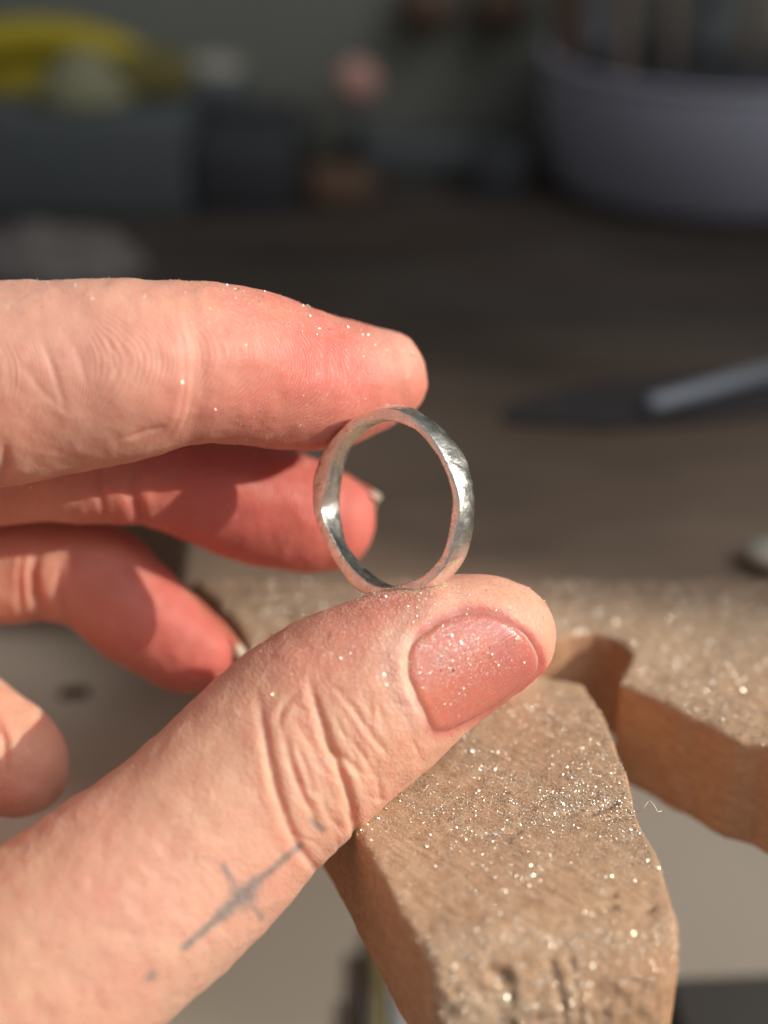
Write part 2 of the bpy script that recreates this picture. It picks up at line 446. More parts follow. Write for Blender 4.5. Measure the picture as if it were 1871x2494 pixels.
tag(slab('ledge', [(-120, 170), (-62, 168), (-26, 172), (-24, 285), (-120, 285)], TOP - 42, TOP - 34, M['ledge'], 1.0), 'pale dusty wooden ledge under the fingers, left of the bench pin', 'ledge')

# ------------------------------------------------------------------ bench pin (signed distance field -> mesh)
g2 = lambda x, y: onplane(x, y, TOP)[:2]
pin_px = [(1106, 2400), (1300, 2375), (1480, 2330), (1620, 2310), (1664, 2285), (1652, 2223), (1620, 2130), (1588, 2060), (1555, 1972), (1541, 1921), (1507, 1841), (1479, 1766),
          (1451, 1700), (1430, 1659), (1386, 1650), (1334, 1645), (1280, 1640), (1240, 1622), (1228, 1600), (1245, 1578), (1290, 1562),
          (1358, 1556), (1403, 1545), (1448, 1541), (1493, 1551), (1524, 1569), (1544, 1594), (1537, 1614), (1507, 1642), (1503, 1659),
          (1558, 1683), (1610, 1707), (1661, 1735), (1706, 1752), (1765, 1786), (1799, 1800), (1871, 1815)]
pin_poly = [g2(*p) for p in pin_px] + [np.array([54, 146.]), np.array([56, 152.]), np.array([57.5, 193.4])]
pin_poly += [np.array([-27.5, 193.4])] + [g2(*p) for p in [(560, 1500), (700, 1740), (880, 2034), (925, 2107), (985, 2215), (1050, 2310)]]
pin_poly = np.array(pin_poly)
h = 0.42
lo = np.array([-34., 108., TOP - 19.]); n3 = (np.array([74., 208., TOP + 2.]) - lo) / h
gx, gy, gz = (lo[k] + h * np.arange(int(n3[k]) + 1) for k in range(3))
GX, GY = np.meshgrid(gx, gy, indexing='ij')
d2 = sdpoly(np.stack([GX.ravel(), GY.ravel()], 1), pin_poly).reshape(GX.shape)
# file strokes wear the rim, and saw nicks cut it
wig = fbm(np.stack([GX.ravel() * .12, GY.ravel() * .12, GX.ravel() * 0], 1), 3, 3).reshape(GX.shape)
d2 = d2 + 0.35 * wig
near = sstep(140, 116, GY)
Ztop = TOP - 0.25 * wig - near * (0.9 * sstep(9, 2, -d2)) - sstep(160, 145, GY) * 0.25
dz = np.maximum(gz[None, None, :] - Ztop[:, :, None], (TOP - 16.0) - gz[None, None, :])
kk = 0.75
a = d2[:, :, None] + kk; b = dz + kk
Fp = np.minimum(np.maximum(a, b), 0) + np.sqrt(np.maximum(a, 0) ** 2 + np.maximum(b, 0) ** 2) - kk
# worn sloping nose
NY = np.array([0.06, -0.80, 0.60]); NY /= np.linalg.norm(NY)
npnt = onplane(1390, 2268, TOP)
pl = (GX[:, :, None] - npnt[0]) * NY[0] + (GY[:, :, None] - npnt[1]) * NY[1] + (gz[None, None, :] - npnt[2]) * NY[2]
nose = GX[:, :, None] < 40
Fp = np.where(nose, -smin(-Fp, -pl, 1.6), Fp)
PV, PQ = nets(Fp.astype(np.float32), lo, h)
PV = smooth(PV, edges_of(PQ), 2)
PN = normals(PV, PQ)
tipm = sstep(121, 114.5, PV[:, 1]) * (PV[:, 0] < 45)
topm = sstep(0.5, 0.9, PN[:, 2])
rough = 0.10 * fbm(PV * 0.9, 5, 4) * topm + 0.05 * fbm(PV * 1.4, 9, 3)
# pitted, chewed end grain on the nose
rough += tipm * (0.55 * fbm(PV * [0.55, 0.5, 0.45], 11, 5) + 0.3 * fbm(PV * [1.5, 1.5, 0.35], 15, 3))
# vertical saw grooves on the nose, small cuts in the top
def groove(p0, p1, wd, dp):
    a_, b_ = onplane(*p0, TOP)[:2], onplane(*p1, TOP)[:2]
    q, _ = polyd(PV[:, :2], [a_, b_]); return -dp * np.exp(-(q / wd) ** 2)
for p0, p1, wd, dp in [((1200, 2420), (1180, 2520), .35, 1.1), ((1237, 2415), (1225, 2520), .32, 1.0), ((1290, 2400), (1285, 2500), .3, .6),
                       ((1345, 2300), (1385, 2345), .4, .5), ((1395, 2300), (1430, 2350), .35, .4), ((1200, 2318), (1240, 2320), .5, .9),
                       ((1478, 2173), (1500, 2171), .35, .8), ((1476, 2203), (1498, 2201), .35, .8), ((1576, 2201), (1592, 2198), .3, .6),
                       ((1600, 2400), (1625, 2345), .9, 1.6), ((1440, 1975), (1500, 1950), .45, .55), ((1470, 1990), (1560, 1975), .4, .5),
                       ((1180, 2030), (1260, 2022), .4, .4), ((1330, 1985), (1400, 1975), .4, .35)]:
    rough += groove(p0, p1, wd, dp) * sstep(0.2, 0.6, PN[:, 2] + 0.6 * tipm)
# long raking file scratches across the top
for k in range(70):
    x, y = rng.uniform(1000, 1640), rng.uniform(1700, 2280)
    L = rng.uniform(20, 70); rough += groove((x, y), (x + L, y + L * rng.uniform(.35, .6)), .16, rng.uniform(.06, .16)) * topm
PV = PV + PN * rough[:, None]
PN = normals(PV, PQ)
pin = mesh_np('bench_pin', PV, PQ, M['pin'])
t_img = lambda V: (CX + FPX * (V[:, 0]) / ((V - CAMP) @ F_), CY - FPX * ((V - CAMP) @ U_) / ((V - CAMP) @ F_))
pu, pv = t_img(PV)
attr(pin, 'dust', np.clip(topm * (0.12 + 0.6 * sstep(150, 185, PV[:, 1]) + .35 * sstep(40, 30, PV[:, 0]) * 0 + 0.5 * tipm), 0, 0.85))
attr(pin, 'powder', np.clip((topm * (0.35 + 0.65 * np.exp(-((pv - 1930 - (pu - 1250) * .05) / 150) ** 2)) + 0.7 * tipm) * (0.55 + .45 * sstep(-.3, .5, fbm(PV * .25, 77, 3))) * sstep(193, 180, PV[:, 1]), 0, 1)); attr(pin, 'bare', 1 - np.clip(topm + tipm, 0, 1)); attr(pin, 'grime_fade', np.clip(np.clip(-rough * 1.1 - .1, 0, .7) + 0.16 * (1 - topm) * sstep(-.1, .5, vnoise(PV * .09, 4)) + 0.25 * sstep(TOP - 1.5, TOP, PV[:, 2]) * (1 - topm) + 0.75 * sstep(179, 191, PV[:, 1] + 2.5 * vnoise(PV * .2, 91)), 0, 1))  # grime also paints the back band's fading sun; bare carries painted bounce light
tag(pin, 'worn tan wooden bench pin with a V slot, dusted with silver filings', 'bench pin')

# ------------------------------------------------------------------ hand (signed distance field -> one continuous mesh)
FING = {
 'thumb': dict(kz=0.86, pts=[(-520, 2700, 168, 420), (-250, 2560, 166, 370), (20, 2420, 167, 318), (266, 2230, 170, 288), (451, 2080, 173, 268), (638, 1887, 176, 251), (800, 1752, 178, 247),
                  (900, 1688, 179, 231), (1000, 1628, 180, 206), (1092, 1585, 181, 184), (1170, 1558, 181.5, 158), (1225, 1544, 182, 131)]),
 'index': dict(kz=0.92, pts=[(-1000, 1040, 190, 240), (-500, 985, 181, 262), (-200, 955, 177, 260), (0, 935, 176, 247), (120, 920, 176, 236), (220, 909, 176, 227), (300, 902, 176, 219), (400, 888, 177, 203),
                  (500, 884, 179, 197), (640, 903, 184, 186), (777, 930, 188.5, 166), (860, 929, 190.5, 143), (925, 919, 191.5, 118)]),
 'middle': dict(kz=0.95, pts=[(-1000, 1250, 200, 230), (-500, 1140, 194, 230), (0, 1072, 193, 209), (200, 1090, 194, 188), (330, 1112, 196, 166), (420, 1140, 198, 156), (520, 1180, 200, 155), (640, 1228, 202, 150), (730, 1255, 203, 139), (793, 1268, 204, 124)]),
 'ring': dict(kz=0.95, pts=[(-900, 1500, 208, 210), (-450, 1420, 207, 175), (-100, 1385, 206, 143), (20, 1382, 205, 140), (110, 1374, 205, 139), (216, 1396, 205, 138), (290, 1455, 205, 130), (362, 1515, 205, 124), (430, 1565, 205, 112), (468, 1589, 205, 104)]),
 'little': dict(kz=0.95, pts=[(-800, 1800, 206, 190), (-500, 1690, 203, 160), (-250, 1690, 199, 140), (-100, 1760, 196, 138), (0, 1830, 194, 134), (40, 1862, 193, 129)]),
 'palm_a': dict(kz=1.0, pts=[(-1060, 1080, 174, 310), (-1310, 1400, 156, 540), (-1320, 2000, 151, 560), (-1050, 2600, 158, 460), (-520, 2700, 168, 420)]),
 'palm_b': dict(kz=1.0, pts=[(-1050, 1250, 200, 240), (-1250, 1900, 200, 340), (-1500, 2700, 190, 480)]),
 'palm_c': dict(kz=1.0, pts=[(-850, 1800, 205, 200), (-1200, 2100, 200, 330), (-1500, 2700, 190, 480), (-1750, 3300, 186, 520), (-1950, 3900, 184, 520)]),
}
for f in FING.values():
    c = catmull(f['pts'], 4)
    f['c'] = np.array([px(x, y, Z) for x, y, Z, r in c]); f['r'] = c[:, 3] * c[:, 2] / FPX
hh = 0.5
hlo = np.array([-165., -150., 140.]); hhi = np.array([26., 34., 222.])
hax = [hlo[k] + hh * np.arange(int((hhi[k] - hlo[k]) / hh) + 1) for k in range(3)]
HF = np.full([len(a_) for a_ in hax], 30, np.float32)
def segd(X, Y, Z, a_, b_, ra, rb, kz):
    d = b_ - a_; w_ = np.array([1, 1, 1 / kz]); dw = d * w_
    px_, py_, pz_ = X - a_[0], Y - a_[1], (Z - a_[2]) / kz
    t = np.clip((px_ * dw[0] + py_ * dw[1] + pz_ * dw[2]) / (dw @ dw), 0, 1)
    return np.sqrt((px_ - t * dw[0]) ** 2 + (py_ - t * dw[1]) ** 2 + (pz_ - t * dw[2]) ** 2) - (ra + t * (rb - ra))
def finger_grid(f):
    G = np.full(HF.shape, 30, np.float32); c, r = f['c'], f['r']
    for i in range(len(c) - 1):
        m = max(r[i], r[i + 1]) + 5
        l_ = np.minimum(c[i], c[i + 1]) - m; u_ = np.maximum(c[i], c[i + 1]) + m
        s_ = tuple(slice(max(0, int((l_[k] - hlo[k]) / hh)), max(0, int((u_[k] - hlo[k]) / hh) + 1)) for k in range(3))
        X, Y, Z = hax[0][s_[0]][:, None, None], hax[1][s_[1]][None, :, None], hax[2][s_[2]][None, None, :]
        if 0 in (X.size, Y.size, Z.size): continue
        G[s_] = np.minimum(G[s_], segd(X, Y, Z, c[i], c[i + 1], r[i], r[i + 1], f['kz']))
    return G
palm = None
for nme in ('palm_a', 'palm_b', 'palm_c'):
    G = finger_grid(FING[nme]); palm = G if palm is None else smin(palm, G, 6.0)
for nme in ('thumb', 'index', 'middle', 'ring', 'little'):
    G = finger_grid(FING[nme])
    HF = np.minimum(HF, smin(G, palm, 5.0)) if nme == 'thumb' else smin(HF, smin(G, palm, 5.0), 0.5)
HV, HQ = nets(HF, hlo, hh)
HV = smooth(HV, edges_of(HQ), 4)
HV, HQ = subdiv(HV, HQ)
HE = edges_of(HQ)
HV = smooth(HV, HE, 3)
HN = normals(HV, HQ)
del HF, G, palm
# nearest finger and finger coordinates of every vertex
names = ['thumb', 'index', 'middle', 'ring', 'little']
bestd = np.full(len(HV), 1e9); fid = np.zeros(len(HV), int); fc = np.zeros((len(HV), 3))
for k, nme in enumerate(names):
    f = FING[nme]; c, r = f['c'], f['r']; acc = 0.0
    L = np.concatenate([[0], np.cumsum(np.linalg.norm(np.diff(c, axis=0), axis=1))]); L -= L[-1]
    fb = np.full(len(HV), 1e9); fu = np.zeros(len(HV)); fv = np.zeros(len(HV))
    for i in range(len(c) - 1):
        d = c[i + 1] - c[i]; ln = np.linalg.norm(d)
        t = ((HV - c[i]) @ d) / ln ** 2
        tc = np.clip(t, 0, 1 if i < len(c) - 2 else 9)
        q = HV - c[i] - tc[:, None] * d
        dd = np.linalg.norm(q, axis=1) - (r[i] + np.clip(tc, 0, 1) * (r[i + 1] - r[i]))
        s_ = dd < fb
        side = np.array([-d[1], d[0], 0]) / max(np.hypot(d[0], d[1]), 1e-6)
        ang = np.arctan2(q @ side, -(q[:, 2] - (q @ d) / ln ** 2 * d[2]))
        fb[s_] = dd[s_]; fu[s_] = (L[i] + tc * ln)[s_]; fv[s_] = (ang * r[i])[s_]
    s_ = fb < bestd
    bestd[s_] = fb[s_]; fid[s_] = k; fc[s_] = np.stack([fu, fv, np.full(len(fu), k * 7.0)], 1)[s_]
for _ in range(25): fc = fc + 0.6 * lap(fc, HE)
def proj(V): return np.stack([CX + FPX * V[:, 0] / V[:, 2], CY - FPX * V[:, 1] / V[:, 2]], 1)
HP = proj(HV)
view = HV / np.linalg.norm(HV, axis=1, keepdims=True)
facing = -(HN * view).sum(1)
front = sstep(-0.25, 0.15, facing)
mmpx = HV[:, 2] / FPX
disp = np.zeros(len(HV))
isT, isI = fid == 0, fid == 1
def cr3(pts): return [(400 + x / 1.659, 1380 + y / 1.659) for x, y in pts]
def crease(mask, pts, wd, dp, bulge=0.0, taper=True):
    q, t = polyd(HP, pts); q = q * mmpx
    tp = np.sin(np.pi * np.clip(t, 0.02, 0.98)) ** 0.5 if taper else 1.0
    return mask * front * tp * (-dp * np.exp(-(q / wd) ** 2) + bulge * np.exp(-((q - 2.2 * wd) / (1.5 * wd)) ** 2))
# thumb knuckle folds
for pts, wd, dp, bu in [
    ([(585, 470), (615, 560), (655, 680), (700, 790), (735, 890), (762, 990), (768, 1050), (772, 1105)], .44, .72, .16),
    ([(375, 520), (408, 680), (430, 800), (460, 920), (500, 1040), (550, 1140), (600, 1205), (625, 1245)], .44, .58, .14),
    ([(480, 660), (515, 800), (555, 915), (590, 980), (625, 1070)], .36, .30, .12),
    ([(540, 720), (580, 850), (600, 930)], .30, .16, .08),
    ([(690, 480), (770, 580), (850, 700), (915, 770)], .32, .22, .08),
    ([(690, 740), (740, 785), (790, 835)], .34, .30, .10),
    ([(835, 730), (868, 880), (880, 960)], .30, .18, .07),
    ([(640, 690), (690, 760), (720, 800)], .30, .25, .06),
    ([(770, 700), (820, 780), (850, 860)], .26, .12, .05),
    ([(455, 650), (485, 560), (540, 500)], .34, .20, .08),
    ([(700, 560), (790, 690), (840, 760)], .26, .14, .05)]:
    disp += crease(isT, cr3(pts), wd, dp, bu)
for k in range(34):      # many fine lines between the main folds
    x0, y0 = rng.uniform(380, 1000), rng.uniform(480, 1080); L = rng.uniform(60, 190); an = math.radians(rng.uniform(55, 82) if k % 3 else rng.uniform(10, 40))
    ln = [(x0, y0), (x0 + L * .5 * math.cos(an) + rng.uniform(-8, 8), y0 + L * .5 * math.sin(an)), (x0 + L * math.cos(an), y0 + L * math.sin(an))]
    disp += crease(isT, cr3(ln), rng.uniform(.22, .30), rng.uniform(.06, .15), .02)
# rolls between the folds
q, t = polyd(HP, cr3([(500, 640), (560, 830), (640, 990), (690, 1110)])); disp += isT * front * 0.28 * np.exp(-(q * mmpx / 2.0) ** 2)
q, t = polyd(HP, cr3([(740, 860), (830, 980), (860, 1010)])); disp += isT * front * 0.25 * np.exp(-(q * mmpx / 2.0) ** 2)
# nail fold of the thumb
nail_px = [(983, 1591), (999, 1561), (1036, 1531), (1081, 1501), (1126, 1487), (1171, 1485), (1216, 1496), (1256, 1519), (1289, 1549), (1312, 1585), (1319, 1615),
           (1315, 1639), (1290, 1664), (1247, 1700), (1186, 1740), (1126, 1770), (1088, 1784), (1062, 1784), (1044, 1768), (1030, 1738), (1005, 1687), (987, 1642)]
nd = sdpoly(HP, nail_px) * mmpx
toward_prox = sstep(1100, 1000, HP[:, 0]); lowside = sstep(-20, 40, (HP[:, 0] - 1180) * .5 + (HP[:, 1] - 1680) * .87)
disp += isT * front * (np.where(nd < 0, -0.42 * sstep(0.0, -0.8, nd), 0) + (0.15 + 0.22 * toward_prox) * (1 - 0.9 * lowside) * np.exp(-((nd - 0.7) / 0.95) ** 2) * (nd > -0.6))
disp -= isT * front * 0.15 * np.exp(-((nd + 0.05) / 0.28) ** 2)
# step at the index finger's end joint, small palm creases
dj = [(420, 680), (430, 770), (445, 830), (452, 890), (450, 950), (441, 1000), (422, 1046), (405, 1080)]
q, t = polyd(HP, dj); q = q * mmpx
lft = HP[:, 0] < np.interp(HP[:, 1], [p[1] for p in dj], [p[0] for p in dj])
side = np.where(lft, -q, q); fade = sstep(0.02, 0.38, t) * sstep(1.0, 0.72, t) * isI * front
disp += fade * (np.where(side < 0, 0.50 * np.exp(side / 5.5), 0.50 * np.maximum(0, 1 - side / 2.2) ** 1.5) - 0.22 * np.exp(-((side - 1.5) / 1.0) ** 2) - 0.20 * np.exp(-((side + 0.1) / 0.28) ** 2) - 0.12 * np.exp(-((side - 0.9) / 0.22) ** 2))
for pts, wd, dp in [([(812, 822), (822, 860), (832, 900), (838, 930)], .22, .14), ([(874, 895), (876, 930)], .2, .1), ([(812, 815), (850, 806), (890, 803)], .22, .1),
                    ([(180, 840), (200, 890), (210, 935)], .22, .12), ([(258, 800), (272, 860), (286, 920)], .22, .12), ([(300, 1065), (360, 1048), (410, 1035)], .22, .16),
                    ([(270, 1075), (330, 1062), (380, 1045)], .2, .1), ([(100, 820), (130, 900), (160, 1000)], .3, .18), ([(10, 1080), (14, 1130), (5, 1180)], .5, .5),
                    ([(60, 900), (110, 960), (170, 1010)], .25, .12)]:
    disp += crease(isI, pts, wd, dp)
# finger joint creases on the others
disp += crease(fid == 3, [(95, 1330), (78, 1390), (84, 1440), (105, 1500)], .6, .6, .3)
disp += crease(fid == 3, [(150, 1370), (140, 1430), (150, 1490)], .4, .25, .1) + crease(fid == 3, [(60, 1340), (48, 1400), (52, 1480)], .4, .3, .1)
disp += crease(fid == 4, [(-20, 1740), (10, 1800), (14, 1880)], .5, .35, .15) + crease(fid == 2, [(250, 1110), (240, 1180), (255, 1260)], .4, .25, .1)
disp += crease(fid == 2, [(330, 1120), (322, 1200), (345, 1278)], .7, .45, .25)
# broad lumps, so that no finger is a clean solid of revolution
disp += 0.22 * fbm(HV * 0.16, 21, 3) + 0.05 * fbm(HV * 0.7, 25, 2)
HV = HV + HN * disp[:, None]
HV = HV + 0.4 * lap(HV, HE)
HN = normals(HV, HQ)
HP = proj(HV)

def blob(x, y, rx, ry, a=0.0):
    dx, dy = HP[:, 0] - x, HP[:, 1] - y; c_, s_ = math.cos(a), math.sin(a)
    return np.exp(-(((dx * c_ + dy * s_) / rx) ** 2 + ((-dx * s_ + dy * c_) / ry) ** 2))
flush = np.full(len(HV), 0.12)
flush += isT * (0.32 * blob(830, 1560, 170, 130) + 0.25 * blob(1000, 1470, 160, 40, -.2) + .2 * blob(930, 1500, 120, 60) + 0.30 * blob(1330, 1640, 60, 100) + 0.8 * np.exp(-((nd - 0.0) / 0.55) ** 2) * (HP[:, 0] > 1010))
flush += isI * (0.16 + 0.42 * sstep(300, 760, HP[:, 0]) - .2 * blob(970, 850, 90, 70) + 0.06 + 0.25 * blob(840, 880, 120, 90) + 0.22 * blob(230, 900, 200, 120))
flush += np.isin(fid, (2, 3)) * (0.62 + 0.25 * sstep(250, 500, HP[:, 0]) - .35 * sstep(330, 50, HP[:, 0])) + (fid == 4) * 0.25 * sstep(1780, 1900, HP[:, 1])
flush += 0.10 * vnoise(HV * 0.35, 31)
pale = isT * (0.75 * np.exp(-(polyd(HP, [(985, 1545), (955, 1580), (957, 1630), (985, 1700), (1010, 1750)])[0] / 26) ** 2) + 0.25 * blob(400, 2250, 300, 250)) + isI * (0.42 * blob(150, 830, 330, 200) + .16 * blob(447, 860, 30, 90) + .3 * blob(960, 850, 70, 60))
pale += isT * 0.55 * blob(1060, 1480, 110, 22, -.35)
def ink_line(pts, wd):
    q, t = polyd(HP, [(x / 1.843, 1600 + y / 1.843) for x, y in pts])
    return sstep(wd * 1.1, wd * 0.1, q + 2.6 * vnoise(HP3 * 0.09, 41))
HP3 = np.column_stack([HP, HP[:, 0] * 0])
ink = np.zeros(len(HV))
for pts, wd, a_ in [([(1345, 848), (1250, 930), (1150, 1010)], 14, .75), ([(1150, 1010), (1070, 1085), (990, 1160)], 24, .9), ([(990, 1160), (900, 1240), (830, 1305)], 14, .85),
                    ([(1000, 935), (1050, 1020), (1090, 1080)], 12, .7), ([(1090, 1080), (1140, 1125), (1175, 1170)], 14, .55), ([(1080, 1080), (1105, 1065)], 44, .85),
                    ([(680, 1425), (684, 1440)], 16, .75), ([(1400, 735), (1450, 775)], 13, .6), ([(700, 1410), (650, 1450)], 9, .5)]:
    ink = np.maximum(ink, a_ * ink_line(pts, wd))
ink *= isT * (facing > 0.1)
ridge = (isI * front * sstep(700, 770, HP[:, 1]) * (0.8 + 0.4 * blob(250, 850, 250, 150)) * sstep(-620, -300, HP[:, 0]) + np.isin(fid, (2, 3)) * 1.3 + (fid == 4) * 1.1
         + isT * 0.5 * sstep(1500, 1440, HP[:, 1]) * (HP[:, 0] > 750))
wrk = isT * (0.75 - 0.5 * sstep(1000, 1080, HP[:, 0]) - 0.35 * blob(830, 1560, 130, 90)) + isI * 0.22 + np.isin(fid, (2, 3, 4)) * 0.4
wrk = np.where(isT & (nd < 0.2), 0.05, wrk)
hand = mesh_np('hand', cam2w(HV), HQ, M['skin'])
for k_, v_ in (('flush', np.clip(flush, 0, 1)), ('pale', np.clip(pale, 0, 1)), ('ink', np.clip(ink, 0, 1)), ('ridge', ridge), ('wrinkle', wrk)): attr(hand, k_, v_)
attr(hand, 'fc', fc, 'FLOAT_VECTOR')
tag(hand, 'bare left hand pinching the silver ring, thumb tattooed with a small cross', 'hand')

# nails: curved plates lying on the finger surface
def hand_sdf(P, who):
    f = FING[who]; c, r = f['c'], f['r']; o = np.full(len(P), 1e9)
    for i in range(len(c) - 1):
        o = np.minimum(o, segd(P[:, 0], P[:, 1], P[:, 2], c[i], c[i + 1], r[i], r[i + 1], f['kz']))
    return o
def march(P, D, who, n=60):
    P = P.copy(); t = np.zeros(len(P))
    for _ in range(n):
        d = hand_sdf(P, who); P = P + D * (d * 0.8)[:, None]
    return P
def plate(P, nu, nv, out, thick, mat, edge, fcv, label=None):
    """closed thin plate from a (nu x nv) grid of camera-space points"""
    G = P.reshape(nu, nv, 3); i, j = np.meshgrid(np.arange(nu - 1), np.arange(nv - 1), indexing='ij')
    a_ = (i * nv + j).ravel(); Q = np.stack([a_, a_ + 1, a_ + nv + 1, a_ + nv], 1)
    N = normals(P, Q)
    if (N * out).sum() < 0: N = -N; Q = Q[:, ::-1]
    n = nu * nv; V = np.vstack([P, P - N * thick]); Qs = [Q, Q[:, ::-1] + n]
    rim = [k for k in range(nv)] + [k * nv + nv - 1 for k in range(1, nu)] + [(nu - 1) * nv + k for k in range(nv - 2, -1, -1)] + [k * nv for k in range(nu - 2, 0, -1)]
    rim = np.array(rim); r2 = np.roll(rim, -1); q = np.stack([rim, r2, r2 + n, rim + n], 1)
    Qs.append(q)
    o = mesh_np('nail', cam2w(V), np.vstack(Qs), mat, hand)
    attr(o, 'edge', np.concatenate([edge, edge])); attr(o, 'fc', np.vstack([fcv, fcv]), 'FLOAT_VECTOR')
    if label: o['label'] = label
    return o
# thumb nail: fill the traced outline with a fan-shaped grid
npoly = catmull(np.array(nail_px + nail_px[:1], float), 3)[:-1]
cen = np.array([1155, 1628.]); rings = 22; pts2 = [];  ed = []
for k in range(rings):
    s_ = (k + .001) / (rings - 1); pts2.append(cen + (npoly - cen) * min(1.0, s_) * 1.012); ed.append(np.full(len(npoly), s_))
pts2 = np.vstack(pts2); ed = np.concatenate(ed)
P0 = np.stack([(pts2[:, 0] - CX) / FPX, -(pts2[:, 1] - CY) / FPX, np.ones(len(pts2))], 1); D0 = P0 / np.linalg.norm(P0, axis=1, keepdims=True)
Pn = march(D0 * 160, D0, 'thumb')
Cn = Pn.reshape(rings, len(npoly), 3)
nn = len(npoly); i, j = np.meshgrid(np.arange(rings - 1), np.arange(nn), indexing='ij'); a_ = (i * nn + j).ravel(); b_ = (i * nn + (j + 1) % nn).ravel()
Qn = np.stack([a_, b_, b_ + nn, a_ + nn], 1)
Nn = normals(Pn, Qn); Nn *= np.where((Nn * D0).sum(1) > 0, -1, 1)[:, None]
Pn = Pn + Nn * (0.10 - 0.38 * sstep(0.86, 1.0, ed))[:, None]
V = np.vstack([Pn, Pn - Nn * 0.35]); Q2 = np.vstack([Qn, Qn[:, ::-1] + len(Pn)])
nailo = mesh_np('nail', cam2w(V), Q2, M['nail'], hand)
tipw = sstep(1215, 1290, pts2[:, 0] + 0.12 * (1600 - pts2[:, 1])) * sstep(.92, .965, ed) * 1.0
ax2 = np.array([.85, -.52]); fcn = np.column_stack([(pts2 - cen) @ ax2 * .048, (pts2 - cen) @ np.array([.52, .85]) * .048, pts2[:, 0] * 0])
pn = np.clip(np.exp(-(((pts2[:, 0] - 1080) / 130) ** 2 + ((pts2[:, 1] - 1580) / 90) ** 2)) + .12, 0, 1); attr(nailo, 'powder', np.concatenate([pn, pn])); attr(nailo, 'edge', np.concatenate([tipw, tipw]) * 0.5); attr(nailo, 'fc', np.vstack([fcn, fcn]), 'FLOAT_VECTOR')
nailo['label'] = 'short pink thumbnail sprinkled with silver dust'
# nails on the far side of the other fingertips
def far_nail(who, tip, zt, ax, dirv, length, width, over):
    ax = np.array(ax, float); ax /= np.linalg.norm(ax); D = np.array(dirv, float); D -= ax * (D @ ax); D /= np.linalg.norm(D)
    sd = np.cross(ax, D); c0 = px(*tip, zt)
    nu, nv = 16, 13; us = np.linspace(-length, over, nu); vs = np.linspace(-1, 1, nv); P = []; ed = []
    for u in us:
        wdt = width * (1 - 0.28 * max(0, (u / over if u > 0 else 0)) ** 2)
        for v in vs:
            P.append(c0 + ax * u + sd * (v * wdt) + D * 14); ed.append(1.0 if u > over - 1.3 else 0.0)
    P = np.array(P); H = march(P, np.repeat(-D[None], len(P), 0), who)
    hgt = ((H - c0) @ D).reshape(nu, nv); ok = np.abs(hgt) < 13
    base = hgt[nu // 2][None, :] if True else 0
    for i in range(nu):
        for j in range(nv):
            if not ok[i, j] or us[i] > over - 3.2: hgt[i, j] = hgt[i - 1, j] - 0.26
    P = P - D * 14 + D * (hgt.ravel() + 0.12)[:, None]
    fcv = np.column_stack([np.repeat(us, nv), np.tile(vs, nu) * width, np.zeros(nu * nv)])
    plate(P, nu, nv, D, 0.45, M['nail'], np.array(ed), fcv)
far_nail('middle', (793, 1268), 204, (.93, -.22, .12), (.35, .78, .42), 7.5, 4.4, 6.5)
far_nail('ring', (468, 1589), 205, (.80, -.60, 0), (.55, .62, .5), 9.5, 4.3, 5.9)

# ------------------------------------------------------------------ ring
def cr2(L): return np.array([(700 + x / 3.19, 940 + y / 3.19) for x, y in L], float)
FO = cr2([(890, 195), (960, 232), (1060, 320), (1120, 392), (1180, 480), (1230, 580), (1280, 680), (1310, 760), (1335, 850), (1345, 950), (1335, 1060), (1310, 1180), (1270, 1300), (1215, 1410),
          (1140, 1500), (1050, 1560), (950, 1600), (860, 1612), (740, 1618), (640, 1618), (575, 1606), (520, 1570), (460, 1500), (400, 1412), (340, 1310), (290, 1200), (240, 1090), (205, 990), (192, 900),
          (193, 800), (215, 660), (270, 530), (340, 420), (420, 330), (480, 280), (560, 222), (640, 186), (760, 170)])
FI = cr2([(880, 290), (960, 320), (1040, 380), (1110, 460), (1160, 530), (1200, 610), (1240, 700), (1270, 800), (1285, 900), (1275, 1000), (1260, 1110), (1240, 1210), (1200, 1320), (1130, 1410),
          (1040, 1482), (950, 1530), (860, 1560), (760, 1572), (690, 1560), (630, 1530), (550, 1465), (470, 1378), (400, 1270), (350, 1170), (300, 1075), (262, 960), (270, 915), (288, 865), (302, 800),
          (325, 700), (345, 600), (380, 510), (420, 430), (470, 370), (530, 320), (600, 282), (700, 255), (790, 262)])
BI = cr2([(940, 290), (1000, 320), (1110, 390), (1200, 480), (1265, 570), (1310, 660), (1350, 780), (1368, 900), (1365, 1010), (1345, 1130), (1310, 1240), (1250, 1350), (1170, 1440), (1080, 1500), (980, 1545), (870, 1556),
          (790, 1535), (720, 1500), (650, 1440), (580, 1380), (520, 1310), (470, 1235), (450, 1170), (435, 1080), (420, 980), (415, 880), (425, 780), (440, 680), (460, 590), (490, 510), (540, 430), (600, 370), (660, 320), (760, 288), (860, 280)])
BO = cr2([(900, 150), (1000, 175), (1100, 250), (1200, 320), (1280, 400), (1340, 470), (1390, 545), (1420, 630), (1442, 720), (1455, 800), (1461, 900), (1462, 1000), (1455, 1100), (1438, 1200), (1408, 1300), (1360, 1390),
          (1300, 1470), (1220, 1545), (1120, 1595), (1000, 1620), (860, 1612), (740, 1580), (640, 1520), (560, 1440), (490, 1340), (430, 1240), (380, 1130), (345, 1000), (330, 880), (340, 760), (370, 640), (420, 530), (490, 420), (580, 320), (690, 230), (800, 170)])
yaw = math.radians(36); AX = np.array([math.sin(yaw), 0.03, math.cos(yaw)]); AX /= np.linalg.norm(AX)
RC = px(952, 1222, 178.5); WB = 3.25
